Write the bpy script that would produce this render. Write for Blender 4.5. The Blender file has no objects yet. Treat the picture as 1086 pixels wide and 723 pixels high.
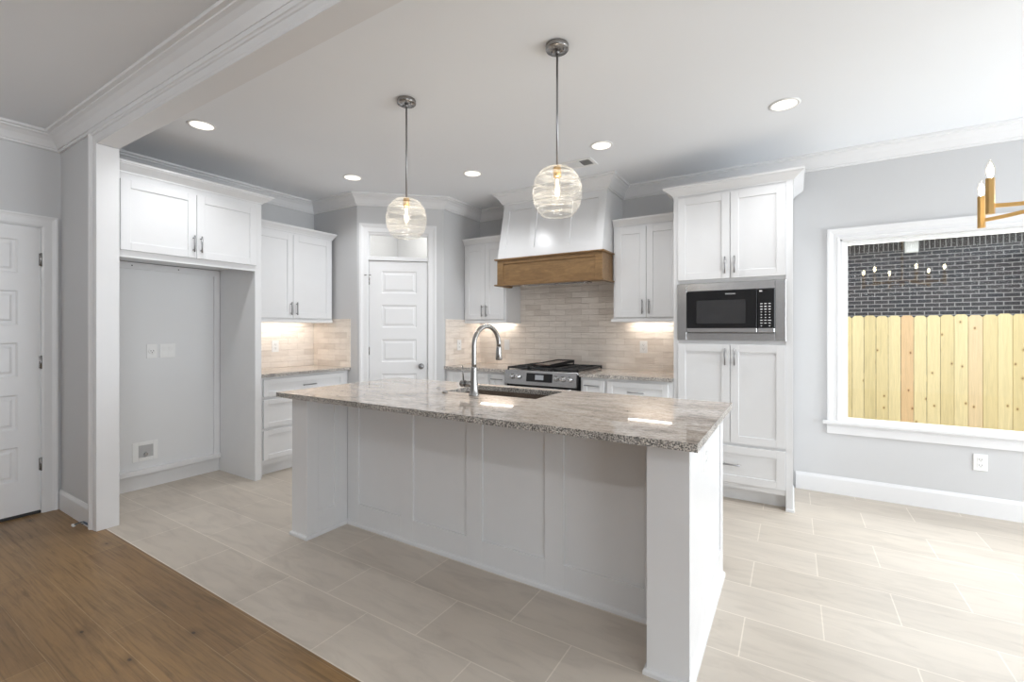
import bpy, bmesh, math, random
from mathutils import Vector, Matrix

random.seed(7)
S = bpy.context.scene
COL = S.collection
R = math.radians

# ---------------------------------------------------------------- camera
cam_data = bpy.data.cameras.new('camera')
cam_data.sensor_width = 36.0
cam_data.lens = 483.0 / 1086.0 * 36.0
cam_data.shift_y = -11.5 / 1086.0
cam_data.clip_start = 0.02
cam = bpy.data.objects.new('camera', cam_data)
COL.objects.link(cam)
cam.location = (0, 0, 1.315)
cam.rotation_euler = (R(90), 0, R(31.67))
S.camera = cam

# ---------------------------------------------------------------- colour management, world, lights
S.view_settings.view_transform = 'Standard'
S.view_settings.look = 'None'
S.view_settings.gamma = 1.0
S.view_settings.use_curve_mapping = False
S.view_settings.exposure = -0.30
S.cycles.max_bounces = 14
S.cycles.diffuse_bounces = 8
S.cycles.glossy_bounces = 6
S.cycles.transparent_max_bounces = 24
S.cycles.caustics_reflective = False
S.cycles.caustics_refractive = False
S.cycles.sample_clamp_indirect = 6.0
S.cycles.use_denoising = True

world = bpy.data.worlds.new('world')
S.world = world
world.use_nodes = True
bg = world.node_tree.nodes['Background']
bg.inputs['Color'].default_value = (0.90, 0.95, 1.0, 1)
bg.inputs['Strength'].default_value = 3.4


def area_light(name, loc, rot, sx, sy, power, color=(1, 1, 1), spread=180):
    d = bpy.data.lights.new(name, 'AREA')
    d.shape = 'RECTANGLE'
    d.size, d.size_y = sx, sy
    d.energy = power
    d.color = color
    d.spread = R(spread)
    o = bpy.data.objects.new(name, d)
    COL.objects.link(o)
    o.location = loc
    o.rotation_euler = rot
    return o


# daylight lamps added outside unseen patio and living-room openings (both on the right)
area_light('added_daylight_patio', (3.95, 3.05, 1.15), (0, R(90), 0), 2.0, 2.3, 140, (0.88, 0.94, 1.0))
area_light('added_daylight_living', (3.95, -1.75, 1.45), (0, R(90), 0), 1.8, 2.8, 84, (0.84, 0.925, 1.0))
area_light('daylight_dining_window', (1.22, 5.30, 2.15), (R(-58), 0, 0), 2.4, 1.2, 75, (0.96, 0.98, 1.0))

# ---------------------------------------------------------------- materials


def new_mat(name):
    m = bpy.data.materials.new(name)
    m.use_nodes = True
    nt = m.node_tree
    for n in list(nt.nodes):
        nt.nodes.remove(n)
    out = nt.nodes.new('ShaderNodeOutputMaterial')
    return m, nt, out


class NT:
    """small helper around a node tree"""

    def __init__(self, name):
        self.m, self.nt, self.out = new_mat(name)

    def n(self, typ, **kw):
        nd = self.nt.nodes.new(typ)
        for k, v in kw.items():
            if k in ('ins',):
                for a, b in v.items():
                    nd.inputs[a].default_value = b
            else:
                setattr(nd, k, v)
        return nd

    def l(self, a, b):
        self.nt.links.new(a, b)

    def mapping(self, scale=(1, 1, 1), loc=(0, 0, 0), rot=(0, 0, 0), coord='Object'):
        tc = self.n('ShaderNodeTexCoord')
        mp = self.n('ShaderNodeMapping')
        mp.inputs['Scale'].default_value = scale
        mp.inputs['Location'].default_value = loc
        mp.inputs['Rotation'].default_value = rot
        self.l(tc.outputs[coord], mp.inputs['Vector'])
        return mp.outputs['Vector']

    def noise(self, vec, scale, detail=4, rough=.55, dist=0.0):
        nd = self.n('ShaderNodeTexNoise')
        nd.inputs['Scale'].default_value = scale
        nd.inputs['Detail'].default_value = detail
        nd.inputs['Roughness'].default_value = rough
        nd.inputs['Distortion'].default_value = dist
        self.l(vec, nd.inputs['Vector'])
        return nd.outputs['Fac']

    def ramp(self, fac, stops):
        nd = self.n('ShaderNodeValToRGB')
        cr = nd.color_ramp
        while len(cr.elements) > 1:
            cr.elements.remove(cr.elements[-1])
        cr.elements[0].position = stops[0][0]
        cr.elements[0].color = (*stops[0][1], 1)
        for p, c in stops[1:]:
            e = cr.elements.new(p)
            e.color = (*c, 1)
        self.l(fac, nd.inputs['Fac'])
        return nd.outputs['Color']

    def mix(self, a, b, fac, blend='MIX'):
        nd = self.n('ShaderNodeMix', data_type='RGBA', blend_type=blend)
        for sock, v in ((nd.inputs[0], fac), (nd.inputs[6], a), (nd.inputs[7], b)):
            if isinstance(v, bpy.types.NodeSocket):
                self.l(v, sock)
            elif isinstance(v, (int, float)):
                sock.default_value = v
            else:
                sock.default_value = (*v, 1)
        return nd.outputs[2]

    def pick(self, vo, thr, amount):
        """factor that keeps only some of the voronoi cells"""
        sp = self.n('ShaderNodeSeparateColor')
        self.l(vo.outputs['Color'], sp.inputs[0])
        gt = self.n('ShaderNodeMath', operation='GREATER_THAN')
        gt.inputs[1].default_value = thr
        self.l(sp.outputs[0], gt.inputs[0])
        ml = self.n('ShaderNodeMath', operation='MULTIPLY')
        ml.inputs[1].default_value = amount
        self.l(gt.outputs[0], ml.inputs[0])
        return ml.outputs[0]

    def bump(self, h, strength, dist):
        nd = self.n('ShaderNodeBump')
        nd.inputs['Strength'].default_value = strength
        nd.inputs['Distance'].default_value = dist
        self.l(h, nd.inputs['Height'])
        return nd.outputs['Normal']

    def principled(self, color, rough=.5, metal=0.0, normal=None, emis=None, estr=0.0, coat=0.0, spec=None, aniso=0.0):
        p = self.n('ShaderNodeBsdfPrincipled')
        for sock, v in ((p.inputs['Base Color'], color), (p.inputs['Roughness'], rough)):
            if isinstance(v, bpy.types.NodeSocket):
                self.l(v, sock)
            elif isinstance(v, (int, float)):
                sock.default_value = v
            else:
                sock.default_value = (*v, 1)
        p.inputs['Metallic'].default_value = metal
        p.inputs['Coat Weight'].default_value = coat
        p.inputs['Anisotropic'].default_value = aniso
        if spec is not None:
            p.inputs['Specular IOR Level'].default_value = spec
        if normal is not None:
            self.l(normal, p.inputs['Normal'])
        if emis:
            p.inputs['Emission Color'].default_value = (*emis, 1)
            p.inputs['Emission Strength'].default_value = estr
        self.l(p.outputs['BSDF'], self.out.inputs['Surface'])
        return self.m


def plain(name, color, rough=.5, metal=0.0, var=.03, scale=9, **kw):
    t = NT(name)
    v = t.mapping()
    f = t.noise(v, scale, 3)
    lo = tuple(max(0, c * (1 - var)) for c in color)
    hi = tuple(min(1, c * (1 + var)) for c in color)
    return t.principled(t.ramp(f, [(.3, lo), (.7, hi)]), rough, metal, **kw)


def wall_paint(name, color, rough=.75):
    t = NT(name)
    v = t.mapping()
    f = t.noise(v, 160, 2)
    c = t.ramp(t.noise(v, 1.1, 2), [(.3, tuple(x * .985 for x in color)), (.7, color)])
    return t.principled(c, rough, 0, t.bump(f, .08, .002))


M = {}
M['cab'] = plain('white_cabinet_paint', (.735, .738, .745), .26, var=.008)
M['trim'] = plain('white_trim_paint', (.75, .75, .755), .36, var=.008)
M['wall'] = wall_paint('grey_wall_paint', (.585, .587, .592))
M['ceil'] = wall_paint('ceiling_paint', (.83, .85, .875), .85)
M['niche'] = wall_paint('white_wall_paint', (.76, .765, .77), .6)
M['plate'] = plain('white_plastic', (.84, .84, .83), .3, var=.005)
M['slot'] = plain('dark_slot', (.05, .05, .05), .5)
M['steel'] = plain('brushed_steel', (.56, .56, .565), .24, 1.0, var=.03, scale=40)
M['nickel'] = plain('brushed_nickel', (.34, .33, .32), .22, 1.0)
M['darknickel'] = plain('satin_dark_nickel', (.33, .33, .335), .32, 1.0)
M['brass'] = plain('brushed_brass', (.68, .43, .17), .28, 1.0)
M['black'] = plain('black_enamel', (.012, .012, .013), .25)
M['iron'] = plain('cast_iron', (.02, .02, .021), .5)
M['griddle'] = plain('griddle_iron', (.075, .045, .035), .18)
M['glossblack'] = plain('black_glass', (.008, .008, .009), .06)
M['screen'] = plain('dark_mesh_window', (.035, .035, .037), .16)
M['lcd'] = plain('grey_display', (.30, .31, .33), .3, emis=(.6, .65, .7), estr=.12)
M['print'] = plain('pale_print', (.8, .8, .8), .5)
M['gap'] = plain('dark_gap', (.03, .03, .03), .8)
M['sinksteel'] = plain('sink_steel', (.62, .56, .51), .25, 1.0)


def emit(name, color, strength):
    t = NT(name)
    e = t.n('ShaderNodeEmission')
    e.inputs['Color'].default_value = (*color, 1)
    e.inputs['Strength'].default_value = strength
    t.l(e.outputs[0], t.out.inputs['Surface'])
    return t.m


M['led'] = emit('warm_led', (1.0, .90, .79), 25.0)
M['can'] = emit('recessed_lamp', (1.0, .93, .82), 2.4)
M['filament'] = emit('lit_bulb', (1.0, .86, .66), 9.0)
M['candle'] = emit('lit_candle_bulb', (1.0, .86, .62), 60.0)


def clear_glass(name, tint, base_refl, top_refl, rough=0.0, haze=0.0, ribs=False):
    t = NT(name)
    tr = t.n('ShaderNodeBsdfTransparent')
    tr.inputs['Color'].default_value = (*tint, 1)
    gl = t.n('ShaderNodeBsdfGlossy')
    gl.inputs['Roughness'].default_value = rough
    gl.inputs['Color'].default_value = (1, 1, 1, 1)
    lw = t.n('ShaderNodeLayerWeight')
    lw.inputs['Blend'].default_value = .5
    pw = t.n('ShaderNodeMath', operation='POWER')
    pw.inputs[1].default_value = 4.0
    t.l(lw.outputs['Facing'], pw.inputs[0])
    ma = t.n('ShaderNodeMath', operation='MULTIPLY_ADD')
    ma.inputs[1].default_value = top_refl
    ma.inputs[2].default_value = base_refl
    t.l(pw.outputs[0], ma.inputs[0])
    mx = t.n('ShaderNodeMixShader')
    t.l(ma.outputs[0], mx.inputs[0])
    t.l(tr.outputs[0], mx.inputs[1])
    t.l(gl.outputs[0], mx.inputs[2])
    last = mx
    if haze:
        df = t.n('ShaderNodeBsdfTranslucent')
        df.inputs['Color'].default_value = (.95, .93, .88, 1)
        d2 = t.n('ShaderNodeBsdfDiffuse')
        d2.inputs['Color'].default_value = (.95, .94, .90, 1)
        a = t.n('ShaderNodeMixShader')
        a.inputs[0].default_value = .5
        t.l(df.outputs[0], a.inputs[1])
        t.l(d2.outputs[0], a.inputs[2])
        b = t.n('ShaderNodeMixShader')
        b.inputs[0].default_value = haze
        if ribs:
            # moulded ribs: the glass is thicker and milkier in irregular horizontal bands
            rb = t.noise(t.mapping(scale=(3, 3, 62)), 1.0, 2, .5)
            rr = t.ramp(rb, [(.36, (.02, .02, .02)), (.48, (haze * .7,) * 3), (.60, (haze * 2.6,) * 3)])
            t.l(rr, b.inputs[0])
        t.l(mx.outputs[0], b.inputs[1])
        t.l(a.outputs[0], b.inputs[2])
        last = b
    t.l(last.outputs[0], t.out.inputs['Surface'])
    return t.m


M['pane'] = clear_glass('window_glass', (.985, .99, .985), .018, .45)
M['globe'] = clear_glass('ribbed_globe_glass', (.985, .98, .965), .04, .6, .04, .10, True)
M['bulbglass'] = clear_glass('bulb_glass', (1, .98, .94), .03, .4)


def tile_floor():
    t = NT('greige_floor_tile')
    v = t.mapping(loc=(0.187, -1.747, 0))
    b = t.n('ShaderNodeTexBrick')
    b.offset = .5
    b.offset_frequency = 2
    b.squash = 1
    t.l(v, b.inputs['Vector'])
    for k, x in {'Scale': 1.0, 'Mortar Size': .0028, 'Mortar Smooth': .1, 'Bias': 0.0, 'Brick Width': .6, 'Row Height': .295}.items():
        b.inputs[k].default_value = x
    b.inputs['Color1'].default_value = (.53, .475, .408, 1)
    b.inputs['Color2'].default_value = (.58, .524, .455, 1)
    b.inputs['Mortar'].default_value = (.69, .63, .55, 1)
    v2 = t.mapping(scale=(1.2, 5.5, 1))
    streak = t.noise(v2, 2.2, 6, .6, 1.2)
    v3 = t.mapping(scale=(.8, 2.0, 1))
    cloud = t.noise(v3, 1.6, 4, .55, .8)
    c = t.mix(b.outputs['Color'], t.ramp(streak, [(.30, (.80, .79, .79)), (.52, (1, 1, 1)), (.8, (1.04, 1.035, 1.03))]), .65, 'MULTIPLY')
    c = t.mix(c, t.ramp(cloud, [(.3, (.86, .85, .85)), (.65, (1.04, 1.03, 1.02))]), .7, 'MULTIPLY')
    inv = t.n('ShaderNodeMath', operation='MULTIPLY')
    inv.inputs[1].default_value = -1
    t.l(b.outputs['Fac'], inv.inputs[0])
    return t.principled(c, .42, 0, t.bump(inv.outputs[0], .25, .002), spec=.35)


M['tile'] = tile_floor()


def wood_floor():
    t = NT('brown_oak_planks')
    v = t.mapping(loc=(.4, -1.14, 0))
    b = t.n('ShaderNodeTexBrick')
    b.offset = .37
    b.offset_frequency = 2
    t.l(v, b.inputs['Vector'])
    for k, x in {'Scale': 1.0, 'Mortar Size': .0013, 'Mortar Smooth': .1, 'Bias': 0.0, 'Brick Width': 1.55, 'Row Height': .19}.items():
        b.inputs[k].default_value = x
    b.inputs['Color1'].default_value = (.215, .124, .050, 1)
    b.inputs['Color2'].default_value = (.275, .166, .070, 1)
    b.inputs['Mortar'].default_value = (.34, .23, .12, 1)
    g = t.noise(t.mapping(scale=(.9, 20, 1)), 3.0, 8, .62, .9)
    c = t.mix(b.outputs['Color'], t.ramp(g, [(.28, (.55, .54, .54)), (.5, (1, 1, 1)), (.75, (1.2, 1.18, 1.14))]), .9, 'MULTIPLY')
    cl = t.noise(t.mapping(scale=(1.2, 2.6, 1)), 1.7, 4, .6, .7)
    c = t.mix(c, t.ramp(cl, [(.32, (.74, .73, .74)), (.66, (1.1, 1.08, 1.04))]), .8, 'MULTIPLY')
    vo = t.n('ShaderNodeTexVoronoi')
    vo.voronoi_dimensions = '2D'
    vo.inputs['Scale'].default_value = 2.3
    t.l(t.mapping(scale=(1, 1.9, 1)), vo.inputs['Vector'])
    kn = t.ramp(vo.outputs['Distance'], [(0.0, (.10, .09, .08)), (.018, (.16, .13, .11)), (.035, (.66, .63, .6)), (.16, (1, 1, 1))])
    c = t.mix(c, kn, t.pick(vo, .62, .9), 'MULTIPLY')
    return t.principled(c, t.ramp(g, [(.3, (.42, .42, .42)), (.7, (.34, .34, .34))]), 0, t.bump(g, .06, .002))


M['plank'] = wood_floor()


def granite(name, edge=False):
    t = NT(name)
    v = t.mapping(scale=(.9, 2.3, 2.3))
    flow = t.noise(v, 2.4, 7, .62, 1.5)
    v2 = t.mapping(scale=(2.2, 9, 9), rot=(0, 0, R(4)))
    vein = t.noise(v2, 2.6, 6, .65, 1.0)
    c = t.ramp(flow, [(.26, (.25, .22, .20)), (.38, (.48, .425, .38)), (.52, (.64, .575, .515)), (.72, (.73, .675, .62))])
    c = t.mix(c, t.ramp(vein, [(.30, (.30, .28, .27)), (.43, (.88, .87, .86)), (.7, (1.06, 1.05, 1.04))]), .8, 'MULTIPLY')
    s = t.noise(t.mapping(), 150, 3, .7)
    gmid = t.noise(t.mapping(scale=(1, 1.6, 1.6)), 34, 5, .72)
    if edge:
        c = t.mix((.46, .435, .41), t.ramp(s, [(.36, (.10, .10, .10)), (.46, (.5, .5, .5)), (.57, (1.7, 1.69, 1.67))]), 1.0, 'MULTIPLY')
        c = t.mix(c, t.ramp(flow, [(.35, (.45, .44, .43)), (.6, (1.05, 1.04, 1.02))]), .7, 'MULTIPLY')
        h = t.noise(t.mapping(), 70, 4, .7)
        return t.principled(c, .35, 0, t.bump(h, .9, .01))
    c = t.mix(c, t.ramp(s, [(.33, (.45, .43, .42)), (.46, (1, 1, 1)), (.7, (1.12, 1.1, 1.08))]), .7, 'MULTIPLY')
    c = t.mix(c, t.ramp(gmid, [(.34, (.42, .40, .40)), (.46, (.92, .91, .90)), (.66, (1.12, 1.11, 1.10))]), .8, 'MULTIPLY')
    return t.principled(c, .03, 0, spec=.9)


M['granite'] = granite('polished_granite')
M['graniteedge'] = granite('chiselled_granite_edge', True)


def travertine():
    t = NT('split_face_travertine')
    # u runs along the wall (x + y), v is height
    tc = t.n('ShaderNodeTexCoord')
    sp = t.n('ShaderNodeSeparateXYZ')
    t.l(tc.outputs['Object'], sp.inputs[0])
    ad = t.n('ShaderNodeMath', operation='ADD')
    t.l(sp.outputs[0], ad.inputs[0])
    t.l(sp.outputs[1], ad.inputs[1])
    cb = t.n('ShaderNodeCombineXYZ')
    t.l(ad.outputs[0], cb.inputs[0])
    t.l(sp.outputs[2], cb.inputs[1])
    b = t.n('ShaderNodeTexBrick')
    b.offset = .42
    b.offset_frequency = 2
    t.l(cb.outputs[0], b.inputs['Vector'])
    for k, x in {'Scale': 1.0, 'Mortar Size': .0011, 'Mortar Smooth': .3, 'Bias': -.55, 'Brick Width': .19, 'Row Height': .0615}.items():
        b.inputs[k].default_value = x
    b.inputs['Color1'].default_value = (.86, .80, .735, 1)
    b.inputs['Color2'].default_value = (.57, .495, .425, 1)
    b.inputs['Mortar'].default_value = (.68, .61, .54, 1)
    mp = t.n('ShaderNodeMapping')
    mp.inputs['Scale'].default_value = (9, 60, 1)
    t.l(cb.outputs[0], mp.inputs[0])
    rip = t.noise(mp.outputs[0], 1.0, 4, .6, .8)
    mp2 = t.n('ShaderNodeMapping')
    mp2.inputs['Scale'].default_value = (6, 22, 1)
    t.l(cb.outputs[0], mp2.inputs[0])
    cl = t.noise(mp2.outputs[0], 1.0, 4, .6, .4)
    c = t.mix(b.outputs['Color'], t.ramp(cl, [(.3, (.88, .86, .84)), (.65, (1.06, 1.05, 1.04))]), .7, 'MULTIPLY')
    h = t.n('ShaderNodeMath', operation='SUBTRACT')
    t.l(rip, h.inputs[0])
    t.l(b.outputs['Fac'], h.inputs[1])
    return t.principled(c, .45, 0, t.bump(h.outputs[0], .75, .010), spec=.4)


M['travertine'] = travertine()


def hood_wood():
    t = NT('stained_brown_wood')
    g = t.noise(t.mapping(scale=(1.5, 14, 9)), 2.4, 7, .6, 1.8)
    fl = t.noise(t.mapping(scale=(3, 3, 5)), 2.0, 4, .6, 2.0)
    c = t.ramp(g, [(.25, (.155, .085, .034)), (.5, (.225, .132, .055)), (.78, (.29, .178, .08))])
    c = t.mix(c, t.ramp(fl, [(.3, (.82, .8, .78)), (.7, (1.14, 1.12, 1.1))]), .7, 'MULTIPLY')
    return t.principled(c, .42, 0)


M['hoodwood'] = hood_wood()


def dark_brick():
    t = NT('dark_brick')
    tc = t.n('ShaderNodeTexCoord')
    sp = t.n('ShaderNodeSeparateXYZ')
    t.l(tc.outputs['Object'], sp.inputs[0])

    def bt(w, h, off, oz):
        cb = t.n('ShaderNodeCombineXYZ')
        t.l(sp.outputs[0], cb.inputs[0])
        a = t.n('ShaderNodeMath', operation='ADD')
        a.inputs[1].default_value = oz
        t.l(sp.outputs[2], a.inputs[0])
        t.l(a.outputs[0], cb.inputs[1])
        b = t.n('ShaderNodeTexBrick')
        b.offset = off
        b.offset_frequency = 2
        t.l(cb.outputs[0], b.inputs['Vector'])
        for k, x in {'Scale': 1.0, 'Mortar Size': .0078, 'Mortar Smooth': .1, 'Bias': -.1, 'Brick Width': w, 'Row Height': h}.items():
            b.inputs[k].default_value = x
        b.inputs['Color1'].default_value = (.015, .015, .021, 1)
        b.inputs['Color2'].default_value = (.034, .027, .029, 1)
        b.inputs['Mortar'].default_value = (.27, .26, .255, 1)
        return b
    st = bt(.213, .0762, .5, 0)
    so = bt(.076, .2, 0.0, -2.862 + .2 * 20)
    so.inputs['Color1'].default_value = (.018, .013, .012, 1)
    so.inputs['Color2'].default_value = (.03, .021, .019, 1)
    gt = t.n('ShaderNodeMath', operation='GREATER_THAN')
    gt.inputs[1].default_value = 2.862
    t.l(sp.outputs[2], gt.inputs[0])
    c = t.mix(st.outputs['Color'], so.outputs['Color'], gt.outputs[0])
    n = t.noise(t.mapping(), 14, 4)
    c = t.mix(c, t.ramp(n, [(.3, (.75, .75, .75)), (.7, (1.2, 1.2, 1.2))]), .7, 'MULTIPLY')
    return t.principled(c, .85, 0)


M['brick'] = dark_brick()


def picket_mat(i, col):
    t = NT('pine_board')
    off = (i * 3.7, i * 1.3, i * 5.1)
    g = t.noise(t.mapping(scale=(26, 8, 1.3), loc=off), 1.6, 5, .6, 1.2)
    c = t.ramp(g, [(.3, tuple(x * .86 for x in col)), (.55, col), (.8, tuple(min(1, x * 1.1) for x in col))])
    vo = t.n('ShaderNodeTexVoronoi')
    vo.voronoi_dimensions = '2D'
    vo.inputs['Scale'].default_value = 3.4
    t.l(t.mapping(scale=(1.5, 1.0, 1.0), loc=off, rot=(R(90), 0, 0)), vo.inputs['Vector'])
    kn = t.ramp(vo.outputs['Distance'], [(0.0, (.16, .10, .06)), (.03, (.30, .18, .09)), (.06, (.88, .8, .68)), (.12, (1, 1, 1))])
    c = t.mix(c, kn, t.pick(vo, .42, .9), 'MULTIPLY')
    return t.principled(c, .75, 0)


M['pickets'] = [picket_mat(i, c) for i, c in enumerate([(.72, .57, .29), (.76, .62, .34), (.68, .54, .27), (.74, .55, .31), (.70, .48, .25)])]
M['railwood'] = plain('pine_rail', (.6, .47, .26), .8)
M['earth'] = plain('bare_earth', (.30, .26, .2), .95, var=.3)
M['roof'] = plain('grey_shingle', (.12, .12, .125), .9, var=.2)
M['fascia'] = plain('white_fascia', (.75, .75, .74), .6)
M['wire'] = plain('grey_cable', (.10, .13, .17), .5)

# ---------------------------------------------------------------- mesh helpers


class B:
    def __init__(self):
        self.bm = bmesh.new()
        self.mi = 0

    def _tag(self, geom):
        for f in geom:
            f.material_index = self.mi

    def box(self, x0, x1, y0, y1, z0, z1, bev=0.0, seg=1):
        x0, x1 = sorted((x0, x1)); y0, y1 = sorted((y0, y1)); z0, z1 = sorted((z0, z1))
        bm = self.bm
        vs = [bm.verts.new(p) for p in ((x0, y0, z0), (x1, y0, z0), (x1, y1, z0), (x0, y1, z0), (x0, y0, z1), (x1, y0, z1), (x1, y1, z1), (x0, y1, z1))]
        fs = [bm.faces.new([vs[i] for i in q]) for q in ((3, 2, 1, 0), (4, 5, 6, 7), (0, 1, 5, 4), (1, 2, 6, 5), (2, 3, 7, 6), (3, 0, 4, 7))]
        self._tag(fs)
        if bev > 0:
            es = list({e for f in fs for e in f.edges})
            r = bmesh.ops.bevel(bm, geom=es, offset=bev, segments=seg, affect='EDGES', profile=.5)
            self._tag(r['faces'])
        return self

    def prism(self, poly, a0, a1, axis='y'):
        """extrude a 2-D polygon (given in the two other axes, in order) along an axis"""
        def mk(p, a):
            return {'x': (a, p[0], p[1]), 'y': (p[0], a, p[1]), 'z': (p[0], p[1], a)}[axis]
        bm = self.bm
        v0 = [bm.verts.new(mk(p, a0)) for p in poly]
        v1 = [bm.verts.new(mk(p, a1)) for p in poly]
        fs = [bm.faces.new(v0), bm.faces.new(list(reversed(v1)))]
        n = len(poly)
        for i in range(n):
            fs.append(bm.faces.new((v0[i], v1[i], v1[(i + 1) % n], v0[(i + 1) % n])))
        self._tag(fs)
        return self

    def cyl(self, p0, p1, r0, r1=None, seg=20, cap=True):
        r1 = r0 if r1 is None else r1
        p0, p1 = Vector(p0), Vector(p1)
        d = (p1 - p0).normalized()
        u = d.orthogonal().normalized()
        w = d.cross(u)
        rings = []
        for p, r in ((p0, r0), (p1, r1)):
            rings.append([self.bm.verts.new(p + (u * math.cos(t) + w * math.sin(t)) * r) for t in [2 * math.pi * i / seg for i in range(seg)]])
        fs = []
        for i in range(seg):
            f = self.bm.faces.new((rings[0][i], rings[0][(i + 1) % seg], rings[1][(i + 1) % seg], rings[1][i]))
            f.smooth = True
            fs.append(f)
        if cap:
            fs.append(self.bm.faces.new(list(reversed(rings[0]))))
            fs.append(self.bm.faces.new(rings[1]))
        self._tag(fs)
        return self

    def lathe(self, prof, c=(0, 0, 0), seg=32, axis='z', smooth=True, caps=True):
        """profile of (radius, height) turned about an axis through c"""
        rings = []
        for r, h in prof:
            ring = []
            for i in range(seg):
                t = 2 * math.pi * i / seg
                a, b = r * math.cos(t), r * math.sin(t)
                p = {'z': (a, b, h), 'y': (a, h, b), 'x': (h, a, b)}[axis]
                ring.append(self.bm.verts.new((c[0] + p[0], c[1] + p[1], c[2] + p[2])))
            rings.append(ring)
        fs = []
        for k in range(len(rings) - 1):
            for i in range(seg):
                f = self.bm.faces.new((rings[k][i], rings[k][(i + 1) % seg], rings[k + 1][(i + 1) % seg], rings[k + 1][i]))
                f.smooth = smooth
                fs.append(f)
        if caps:
            fs.append(self.bm.faces.new(list(reversed(rings[0]))))
            fs.append(self.bm.faces.new(rings[-1]))
        self._tag(fs)
        return self

    def tube(self, pts, rad, seg=14, cap=True):
        pts = [Vector(p) for p in pts]
        if not isinstance(rad, (list, tuple)):
            rad = [rad] * len(pts)
        rings = []
        u = None
        for i, p in enumerate(pts):
            d = (pts[min(i + 1, len(pts) - 1)] - pts[max(i - 1, 0)]).normalized()
            if u is None:
                u = d.orthogonal().normalized()
            else:
                u = (u - d * u.dot(d)).normalized()
            w = d.cross(u)
            rings.append([self.bm.verts.new(p + (u * math.cos(t) + w * math.sin(t)) * rad[i]) for t in [2 * math.pi * k / seg for k in range(seg)]])
        fs = []
        for k in range(len(rings) - 1):
            for i in range(seg):
                f = self.bm.faces.new((rings[k][i], rings[k][(i + 1) % seg], rings[k + 1][(i + 1) % seg], rings[k + 1][i]))
                f.smooth = True
                fs.append(f)
        if cap:
            fs.append(self.bm.faces.new(list(reversed(rings[0]))))
            fs.append(self.bm.faces.new(rings[-1]))
        self._tag(fs)
        return self

    def sweep(self, path, prof, plane='xy', base=0.0, flip=1, closed=False):
        """mitred moulding: profile (out, up) carried along a flat path; 'out' points to the right of travel (times flip)"""
        P = [Vector((p[0], p[1])) for p in path]
        n = len(P)
        offs = []
        for i in range(n):
            def nrm(a, b):
                d = (b - a).normalized()
                return Vector((d.y, -d.x)) * flip
            if closed:
                na, nb = nrm(P[i - 1], P[i]), nrm(P[i], P[(i + 1) % n])
            else:
                na = nrm(P[i - 1], P[i]) if i > 0 else nrm(P[0], P[1])
                nb = nrm(P[i], P[i + 1]) if i < n - 1 else nrm(P[-2], P[-1])
            m = (na + nb).normalized()
            offs.append(m / max(.2, m.dot(na)))
        rings = []
        for p, o in zip(P, offs):
            ring = []
            for d, h in prof:
                q = p + o * d
                if plane == 'xy':
                    co = (q.x, q.y, base + h)
                elif plane == 'xz':
                    co = (q.x, base - h, q.y)
                else:
                    co = (base + h, q.x, q.y)
                ring.append(self.bm.verts.new(co))
            rings.append(ring)
        k = len(prof)
        fs = []
        rng = range(n if closed else n - 1)
        for i in rng:
            a, b = rings[i], rings[(i + 1) % n]
            for j in range(k):
                fs.append(self.bm.faces.new((a[j], a[(j + 1) % k], b[(j + 1) % k], b[j])))
        if not closed:
            fs.append(self.bm.faces.new(rings[0]))
            fs.append(self.bm.faces.new(list(reversed(rings[-1]))))
        self._tag(fs)
        return self

    def build(self, name, mats, parent=None, loc=None, rotz=0):
        bmesh.ops.recalc_face_normals(self.bm, faces=self.bm.faces)
        me = bpy.data.meshes.new(name)
        self.bm.to_mesh(me)
        self.bm.free()
        if not isinstance(mats, (list, tuple)):
            mats = [mats]
        for m in mats:
            me.materials.append(m)
        o = bpy.data.objects.new(name, me)
        COL.objects.link(o)
        if parent:
            o.parent = parent
        if loc:
            o.location = loc
        if rotz:
            o.rotation_euler = (0, 0, rotz)
        return o


def tag(o, label, cat, group=None, kind=None):
    o['label'] = label
    o['category'] = cat
    if group:
        o['group'] = group
    if kind:
        o['kind'] = kind
    return o


def thing(name, label, cat, loc=(0, 0, 0), rotz=0, group=None):
    o = bpy.data.objects.new(name, None)
    o.empty_display_size = .1
    COL.objects.link(o)
    o.location = loc
    o.rotation_euler = (0, 0, rotz)
    return tag(o, label, cat, group)


def struct(o, label=None, cat=None):
    o['kind'] = 'structure'
    if label:
        o['label'] = label
    if cat:
        o['category'] = cat
    return o


# ---------------------------------------------------------------- room shell
XL, XR = -4.61, 3.70          # left and right walls
YB, YN = 4.49, -3.60          # range wall and the wall behind the camera
YH0, YH1 = 1.10, 1.225        # opening wall / header between the two rooms
HC = 2.74
DA, DB = Vector((-3.89, 3.21)), Vector((-3.225, 3.82))   # angled pantry wall

struct(B().box(XL - .12, XR + .12, 1.1535, YB + .1, -.10, 0).build('floor', M['tile']), 'pale greige rectangular tile floor of the kitchen', 'floor')
struct(B().box(XL - .12, XR + .12, YN - .12, 1.1535, -.10, 0).build('floor_wood', M['plank']), 'brown oak plank floor in the near left room', 'floor')
struct(B().box(XL - .12, XR + .12, YN - .12, YB + .12, HC, HC + .1).build('ceiling', M['ceil']), 'flat light grey ceiling', 'ceiling')
struct(B().box(XL - .12, XL, YN, .16, 0, HC).box(XL - .12, XL, 1.035, YB + .12, 0, HC).box(XL - .12, XL, .16, 1.035, 2.06, HC).build('wall_left', M['wall']), 'light grey left wall', 'wall')
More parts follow.
